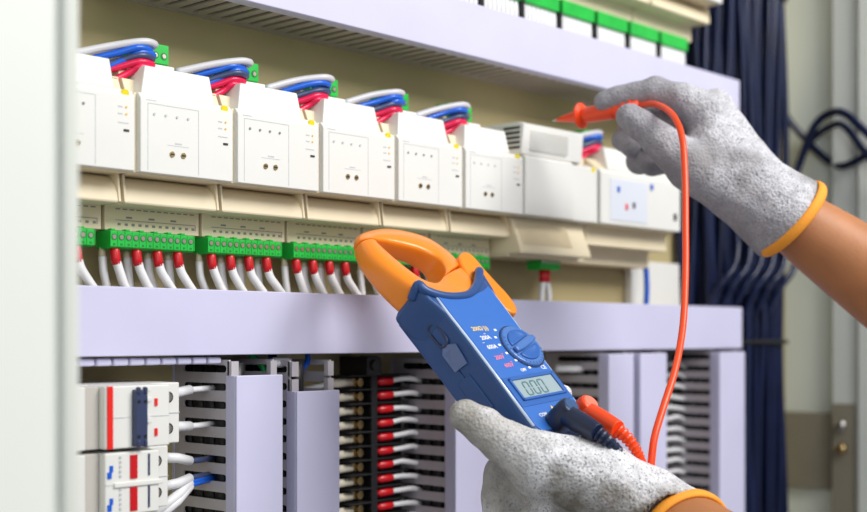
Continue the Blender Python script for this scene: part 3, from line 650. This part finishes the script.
# collar lip
ct = [(-36, 53), (-34, 48), (-27, 44), (-18, 41.5), (-8, 40.8), (2, 41.5), (11, 45), (19, 50), (26, 56), (31, 60.5)]
cp = smoothpath([(-37, 50, -10), (-37, 52, -4)]+[(x, y, -.2) for x, y in ct]+[(34.5, 62, -4), (34.5, 58, -11)], 4)
b = MB(); b.tube(cp, [2.9]*len(cp), 12); b.build('collar', 'blued', meter, smooth=True)
sp = [(-37, 50), (-35.6, 53)]+ct[1:]+[(34.5, 62), (36, 58), (34, 46), (31, 37), (29.2, 30), (-29.6, 27), (-32, 35), (-35.5, 42)]
b = MB()
def soff(k, h, e=0): 
    cx, cy = 0, 40
    return [(cx+(x-cx)*k, cy+(y-cy)*k-e, h) for x, y in sp]
mesh_loops(b, [soff(.88, -32), soff(.96, -30), soff(1, -25), soff(1, -5), soff(.985, -2.2), soff(.95, -.9)]); b.build('shoulder', 'blued', meter, bev=.6)
# jaws : closed teardrop ring swept from an outer and an inner outline
def closed_spline(pts, n):
    P = [Vector((*p, 0)) for p in pts]; k = len(P); out = []
    for i in range(k):
        a, b_, c, d = P[(i-1) % k], P[i], P[(i+1) % k], P[(i+2) % k]
        for j in range(n):
            t = j/n; out.append(.5*((2*b_)+(c-a)*t+(2*a-5*b_+4*c-d)*t*t+(3*b_-a-3*c+d)*t**3))
    return out
outer = [(-37, 104), (-30, 113), (-15, 118.5), (1, 120), (17, 117), (30, 110), (36, 98), (36.5, 84), (33, 70), (27, 52), (14, 38), (-18, 38), (-32, 46), (-38.5, 59), (-42, 74), (-42, 90)]
inner = [(-22.8, 102.8), (-16, 102.2), (-9.5, 100.1), (1, 96), (10, 90.5), (15.3, 82), (12.5, 73), (6, 66), (-1.5, 61.5), (-10, 58), (-17.5, 58.6), (-21.6, 65), (-23, 74), (-24, 84), (-24, 93), (-23.6, 99)]
NO = 8; po = closed_spline(outer, NO); pi_ = closed_spline(inner, NO); NT = len(po)
def hf(v): return -2.5-(v-50)*.20
def hb(v): return -27-(max(v-70, 0))*.02
def jaw(i0, i1, name):
    b = MB(); loops = []
    for i in range(i0, i1+1):
        o_, n_ = po[i % NT], pi_[i % NT]; sec = []
        d = (n_-o_); L = d.length; d = d/L
        vo = o_.y
        f0, b0 = hf(o_.y), hb(o_.y); f1, b1 = hf(n_.y), hb(n_.y)
        rad = min(5.5, L*.33); 
        pts = [(0, b0+rad), (rad*.3, b0+rad*.3), (rad, b0), (L-3, b1), (L-.8, b1+.8), (L, b1+3), (L, f1-3.2), (L-.9, f1-.9), (L-3.2, f1+.2), (L*.5, (f0+f1)/2+1.3), (rad, f0), (rad*.3, f0-rad*.3), (0, f0-rad)]
        loops.append([(o_.x+d.x*s_, o_.y+d.y*s_, h) for s_, h in pts])
    mesh_loops(b, loops); ob = b.build(name, 'orange', meter, smooth=True)
    bm_ = ob.modifiers.new('s', 'SUBSURF'); bm_.levels = 1; bm_.render_levels = 1; return ob
jaw(0*NO+2, 8*NO-3, 'moving_jaw'); jaw(8*NO-2, 16*NO+1, 'fixed_jaw')
lv = [(26, 64), (29, 76), (34, 81), (41, 83), (46, 79), (47, 68), (49, 54), (51, 42), (49, 31), (43, 27), (36, 32), (31, 46)]
lv = [(p.x, p.y) for p in closed_spline(lv, 3)]
panel(lv, -19, -5, 'trigger', 'orange', bev=1.8)
# side features on the left flank
b = MB(); lp = smoothpath([(-29.2, 30, -12), (-31, 32, -15), (-30.5, 30, -19), (-29.8, 22, -19), (-30.5, 16, -17), (-30.5, 16, -12), (-29.8, 22, -11), (-29.2, 30, -12)], 4); b.tube(lp, .9, 8); b.build('strap_loop', 'navy', meter, smooth=True)
b = MB(); b.add([(-30.4, 17, -16), (-31.2, 12, -20), (-29.7, -1, -21), (-29.6, -3, -10), (-30.2, 11, -8), (-30.8, 17, -16), (-31.7, 12, -20), (-30.2, -1, -21), (-30.1, -3, -10), (-30.7, 11, -8)],
      [(0, 1, 2, 3, 4), (9, 8, 7, 6, 5), (0, 5, 6, 1), (1, 6, 7, 2), (2, 7, 8, 3), (3, 8, 9, 4), (4, 9, 5, 0)]); b.build('wrist_strap', 'clear', meter)
b = MB(); b.box(-29.8, -28.6, -34, -8, -25, -14); b.build('side_button', 'blued', meter, bev=.8)
# ------------------------------------------------------------------ test leads
def plug(root, ju, jv, m, mp_, pts_end, relief, nm):
    # jack stem + elbow head + body along path
    h0 = 1
    b = MB(); b.tube([mw(ju, jv, 0.5), mw(ju, jv, 14), mw(ju, jv, 16.5), mw(ju, jv, 17.3)], [7.2, 7.0, 6.3, 5.2], 20)
    p1 = mw(ju, jv, 9.5); e = pts_end
    b.tube([p1, p1.lerp(e, .5), e], [6.6, 6.6, 5.6], 16, .9)
    b.build('plug', m, root, bev=.5)
    b = MB(); b.tube([mw(ju, jv, 17.1), mw(ju, jv, 17.8)], [5.2, 4.7], 20); b.build('plug_cap', mp_, root)
    P = smoothpath([e]+relief, 8); R = []
    for i in range(len(P)): R.append(4.6*(1-.42*i/len(P))*(1.0 if i % 3 else .72))
    b = MB(); b.tube(P, R, 14); b.build('strain_relief', m, root)
rl = thing('red_test_lead', cw(684, 260, 862), 'orange red test lead with probe, running from the upper hand to the meter', 'test lead')
bl = thing('black_test_lead', cw(600, 430, 760), 'black test lead plugged into the meter, disappearing behind the lower glove', 'test lead')
rl['_o'] = list(cw(684, 260, 862)); bl['_o'] = list(cw(600, 430, 760))
zb = 741
plug(bl, -8.6, -61.8, 'leadb', 'leadbl', cw(598, 433, zb), [cw(608, 441, zb-2), cw(617, 450, zb), cw(624, 458, zb+6)], 'b')
plug(rl, 11.2, -62.6, 'leadr', 'leadrl', cw(618, 430, 753), [cw(628, 439, 751), cw(636, 450, 750), cw(641, 459, 750)], 'r')
b = MB(); b.tube(smoothpath([cw(622, 456, zb+5), cw(634, 474, 765), cw(650, 520, 790), cw(660, 620, 790)]), 2.1, 10); b.build('cable', 'leadb', bl, smooth=True)
cab = [cw(640, 457, 750), cw(645, 467, 751), cw(648.5, 474, 752), cw(650.5, 471, 752), cw(652, 455, 753), cw(655, 435, 757), cw(664, 405, 768), cw(675, 370, 785), cw(683, 325, 810), cw(685.5, 270, 835), cw(685.5, 220, 855), cw(685, 175, 868), cw(682.5, 140, 880), cw(676, 120, 893), cw(666, 109, 912), cw(653, 104, 932), cw(638, 106, 948)]
b = MB(); b.tube(smoothpath(cab, 8), 2.25, 12); b.build('cable', 'leadr', rl, smooth=True)
t0, t1 = cw(557, 120, 992), cw(640, 106, 947)
ax = (t1-t0)
def pr(t): return t0+ax*t
b = MB(); b.tube([pr(0), pr(.05), pr(.24), pr(.27), pr(.42), pr(.6), pr(1)], [1.2, 2.0, 4.6, 5.2, 6.2, 6.4, 5.0], 18); pb = b.build('probe_handle', 'leadr', rl, smooth=True)
b = MB(); b.tube([pr(.27), pr(.29), pr(.31), pr(.33)], [6, 9.8, 9.8, 6], 20); b.build('finger_guard', 'leadr', pb).location = (0, 0, 0)
b = MB(); b.tube([pr(-.05), pr(.03)], [.5, .9], 8); b.build('probe_tip', 'steel', pb).location = (0, 0, 0)
for i in range(4):
    b = MB(); b.tube([pr(.66+i*.08), pr(.69+i*.08)], [6.6, 6.6], 16); b.build('grip_ring', 'leadr', pb).location = (0, 0, 0)
# ------------------------------------------------------------------ hands : one implicit surface per glove
def sdf_mesh(name, caps, m, parent, vox=1.7, k=6.0, cut=None, carve=None, noise=.5, smooth_n=3):
    A = []; 
    for chain in caps:
        for i in range(len(chain)-1): A.append((chain[i], chain[i+1]))
    allp = np.array([list(q[0]) for c in caps for q in c]); rr = max(q[1] for c in caps for q in c)
    lo = allp.min(0)-rr-6; hi = allp.max(0)+rr+6
    n = np.ceil((hi-lo)/vox).astype(int)+1
    gx, gy, gz = np.meshgrid(*[lo[i]+vox*np.arange(n[i]) for i in range(3)], indexing='ij')
    P = np.stack([gx, gy, gz], -1).astype(np.float32)
    D = None
    chd = []
    for chain in caps:
        dch = None
        for i in range(len(chain)-1):
            a, ra = np.array(list(chain[i][0]), np.float32), chain[i][1]; c, rb = np.array(list(chain[i+1][0]), np.float32), chain[i+1][1]
            ba = c-a; t = np.clip(((P-a)@ba)/(ba@ba), 0, 1); d = np.linalg.norm(P-a-t[..., None]*ba, axis=-1)-(ra+(rb-ra)*t)
            dch = d if dch is None else np.minimum(dch, d) if False else (lambda x, y: (lambda h: y*(1-h)+x*h-2.*h*(1-h))(np.clip(.5+.5*(y-x)/4., 0, 1)))(dch, d)
        kk = chain[0][2] if len(chain[0]) > 2 else k
        if D is None: D = dch
        else:
            h = np.clip(.5+.5*(dch-D)/kk, 0, 1); D = dch*(1-h)+D*h-kk*h*(1-h)
    if noise:
        q = P*.11; w = np.sin(q[..., 0]*1.3+2*np.sin(q[..., 1]*.9))*np.sin(q[..., 1]*1.7+1.5*np.sin(q[..., 2]*1.1))+.6*np.sin(q[..., 2]*2.9+q[..., 0]*2.1)*np.sin(q[..., 1]*2.3)
        D = D+noise*w
    if cut is not None:
        c0, ax_ = np.array(list(cut[0]), np.float32), np.array(list(cut[1]), np.float32)
        side = (P-c0)@ax_
        inner = np.maximum(D+3.0, -(side+7))
        D = np.maximum(D, side); D = np.maximum(D, -inner)
    if carve is not None: D = np.maximum(D, -carve(P))
    # surface nets
    s = D < 0
    cs = sum(s[i:s.shape[0]-1+i, j:s.shape[1]-1+j, l:s.shape[2]-1+l].astype(np.int8) for i in (0, 1) for j in (0, 1) for l in (0, 1))
    act = (cs > 0) & (cs < 8); idx = -np.ones(act.shape, int); I = np.argwhere(act); idx[tuple(I.T)] = np.arange(len(I))
    acc = np.zeros((len(I), 3)); cnt = np.zeros(len(I))
    corners = [(i, j, l) for i in (0, 1) for j in (0, 1) for l in (0, 1)]
    for a in corners:
        for ax3 in range(3):
            if a[ax3] == 0:
                c = list(a); c[ax3] = 1
                d0 = D[I[:, 0]+a[0], I[:, 1]+a[1], I[:, 2]+a[2]]; d1 = D[I[:, 0]+c[0], I[:, 1]+c[1], I[:, 2]+c[2]]
                mk = (d0 < 0) != (d1 < 0); t = np.where(mk, d0/np.where(mk, d0-d1, 1), 0)
                p = np.tile(np.array(a, float), (len(I), 1)); p[:, ax3] = t
                acc += p*mk[:, None]; cnt += mk
    V = (I+acc/cnt[:, None])*vox+lo
    faces = []
    for ax3 in range(3):
        o1, o2 = [x for x in range(3) if x != ax3]
        sl0 = [slice(None)]*3; sl1 = [slice(None)]*3; sl0[ax3] = slice(0, -1); sl1[ax3] = slice(1, None)
        e = s[tuple(sl0)] != s[tuple(sl1)]; E = np.argwhere(e)
        E = E[(E[:, o1] > 0) & (E[:, o2] > 0) & (E[:, o1] < n[o1]-1) & (E[:, o2] < n[o2]-1)]
        q = []
        for da, db in ((1, 1), (0, 1), (0, 0), (1, 0)):
            c = E.copy(); c[:, o1] -= da; c[:, o2] -= db; q.append(idx[tuple(c.T)])
        q = np.stack(q, 1); flip = s[tuple(E.T)]; 
        if ax3 == 1: flip = ~flip
        q[~flip] = q[~flip][:, ::-1]; faces.append(q)
    Fq = np.concatenate(faces); Fq = Fq[(Fq >= 0).all(1)]
    mbb = MB(); mbb.v = [tuple(v) for v in V]; mbb.f = [tuple(int(x) for x in f) for f in Fq]
    ob = mbb.build(name, m, parent, smooth=True)
    sm = ob.modifiers.new('s', 'SMOOTH'); sm.factor = .5; sm.iterations = smooth_n
    return ob
def C(*pts): return [(cw(p[0], p[1], p[2]), p[3]) for p in pts]
person = thing('person', cw(790, 300, 850), 'person reaching in with two gloved hands and bare forearms, holding probe and meter', 'person')
# lower (left) hand
low = [
 C((466, 416, 752, 10.0), (484, 427, 751, 11.6), (503, 441, 750, 12.8), (540, 464, 750, 19.5), (598, 481, 750, 23.5), (650, 508, 753, 23), (686, 534, 750, 26)),
 C((502, 470, 802, 11.0), (502, 496, 799, 12.5), (506, 540, 792, 15)),
 C((522, 480, 792, 12), (572, 506, 776, 21), (640, 528, 768, 26), (686, 540, 756, 24)),
 C((512, 538, 790, 14), (590, 548, 780, 25), (650, 545, 768, 25)),
]
fing = [(-36, 0), (-53, 1), (-70, 2), (-86, 3)]
for v, q in fing:
    L_ = (1.0, 1.04, .98, .84)[q]
    low.append([(mw(8, v-6, -53), 10.0, 3.0), (mw(18*L_, v-3, -51), 9.4), (mw(36*L_, v, -42), 8.6), (mw(43*L_, v-1, -24), 7.6), (mw(38.5*L_, v, -11), 6.6)])
Om = np.array(list(O)); Am = np.array(list(ma)); Vm = np.array(list(mv)); Nm = np.array(list(mn))
def carve(P):
    Q = P-Om; u = Q@Am; v = Q@Vm; h = Q@Nm
    q = np.stack([np.abs(u)-30.0, np.abs(v+8)-61.0, np.abs(h+18)-18.3], -1)
    return np.minimum(q.max(-1), 0)+np.linalg.norm(np.maximum(q, 0), axis=-1)
cL = cw(681, 536, 752); dL = (cw(742, 585, 704)-cL).normalized()
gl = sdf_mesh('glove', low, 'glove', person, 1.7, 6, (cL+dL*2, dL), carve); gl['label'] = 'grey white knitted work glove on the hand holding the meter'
# upper (right) hand
up = [
 C((604, 101.5, 962, 8.0), (622, 97, 957, 8.8), (655, 91, 948, 10.2), (680, 99, 940, 11.5), (704, 110, 940, 14)),
 C((629, 117, 930, 9.8), (640, 125, 927, 10.8), (660, 141, 925, 13), (690, 166, 926, 17.5), (735, 196, 930, 18), (778, 232, 925, 21)),
 C((700, 112, 945, 13), (714, 109, 950, 14.5), (736, 142, 948, 15), (762, 180, 938, 17), (801, 208, 925, 20.5)),
 C((712, 125, 946, 17), (715, 155, 938, 24), (745, 180, 932, 25), (792, 221, 922, 28.5)),
 C((700, 118, 955, 12), (660, 118, 968, 10), (634, 122, 968, 9), (624, 140, 962, 8.5), (631, 147, 955, 7.5)),
 C((708, 130, 965, 12), (668, 140, 980, 10), (646, 150, 980, 9.5), (638, 161, 968, 9.2), (648, 163, 958, 8)),
 C((715, 145, 975, 12), (684, 150, 990, 9.5), (660, 158, 985, 8.8), (653, 165, 973, 8.2), (662, 164, 965, 7.4)),
]
for ch in up[4:]: ch[0] = (*ch[0], 2.5)
up[0][0] = (*up[0][0], 3.0); up[1][0] = (*up[1][0], 4.0)
cU = cw(790, 218, 922); dU = (cw(867, 285, 932)-cU).normalized()
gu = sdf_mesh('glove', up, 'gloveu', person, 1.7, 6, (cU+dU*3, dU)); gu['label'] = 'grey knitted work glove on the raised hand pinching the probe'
def ring_on(name, c, d, a_, b_, tilt, tr, m, par):
    d = d.normalized(); z = Vector((0, 0, 1)); u = (z-d*z.dot(d)).normalized(); w = d.cross(u)
    uu = u*math.cos(tilt)+w*math.sin(tilt); ww_ = d.cross(uu); pts = []; n = 48; mb = MB(); loops = []
    for i in range(n+1):
        t = 2*math.pi*i/n; rad = (uu*math.cos(t)*a_+ww_*math.sin(t)*b_); p = c+rad; rd = rad.normalized(); L = []
        for j in range(10):
            q = 2*math.pi*j/10; L.append(p+rd*tr*math.cos(q)*.75+d*tr*1.5*math.sin(q))
        loops.append(L)
    mesh_loops(mb, loops, False)
    ob = mb.build(name, m, par, smooth=True); ob.location = (0, 0, 0); return ob
ring_on('cuff_trim', cU+dU*1, dU, 31.4, 28.6, .0, 2.6, 'cuff', gu)
ring_on('cuff_trim', cL+dL*2.5, dL, 28.6, 29.5, 0, 2.6, 'cuff', gl)
a0 = [cU-dU*22, cU, cw(867, 272, 915), cw(960, 335, 890), cw(1080, 430, 860)]
P1 = smoothpath(a0, 6); R1 = [20.5+.42*i if i < 7 else 23.4+(18*min(1, (i-7)/14)) for i in range(len(P1))]
b = MB(); b.tube(P1, R1, 32); b.build('forearm', 'skin', person, smooth=True)
b = MB()
a1 = [cL-dL*22, cL, cL+dL*55, cL+dL*130, cL+dL*210]
P2 = smoothpath(a1, 6); b.tube(P2, [22+(18*min(1, i/22)) for i in range(len(P2))], 32)
b.build('forearm', 'skin', person, smooth=True)
for o in list(bpy.data.objects):
    if '_o' in o: del o['_o']
# ------------------------------------------------------------------ light, world, camera
w = bpy.data.worlds.new('World'); bpy.context.scene.world = w; w.use_nodes = True
bg = w.node_tree.nodes['Background']; bg.inputs['Color'].default_value = (.93, .95, 1, 1); bg.inputs['Strength'].default_value = .27
def area(name, loc, tgt, sx, sy, e, col=(1, 1, 1)):
    l = bpy.data.lights.new(name, 'AREA'); l.shape = 'RECTANGLE'; l.size = sx; l.size_y = sy; l.energy = e; l.color = col
    o = bpy.data.objects.new(name, l); COL.objects.link(o); o.location = Vector(loc)*S; o.rotation_euler = (Vector(tgt)-Vector(loc)).to_track_quat('-Z', 'Y').to_euler(); return o
area('ceiling_panel_light', (950, -500, 950), (760, 640, 40), .9, .6, 24.5, (1, .98, .95))
area('added_fill_light', (-250, -700, 500), (1000, 640, 0), .8, .8, 5.5, (.93, .97, 1))  # added fill lamp from the left, lifts the right wall
cam = bpy.data.cameras.new('Camera'); co = bpy.data.objects.new('Camera', cam); COL.objects.link(co)
co.location = (0, 0, 0); fwd = Vector((CA, SA, 0)); co.rotation_euler = fwd.to_track_quat('-Z', 'Y').to_euler()
cam.sensor_width = 36; cam.lens = F/867*36; cam.shift_y = 81/867; cam.clip_start = .01; cam.clip_end = 20
cam.dof.use_dof = True; cam.dof.focus_distance = .80; cam.dof.aperture_fstop = 5.6
sc = bpy.context.scene; sc.camera = co
sc.view_settings.view_transform = 'Standard'; sc.view_settings.look = 'None'; sc.view_settings.gamma = 1; sc.view_settings.exposure = 0.0
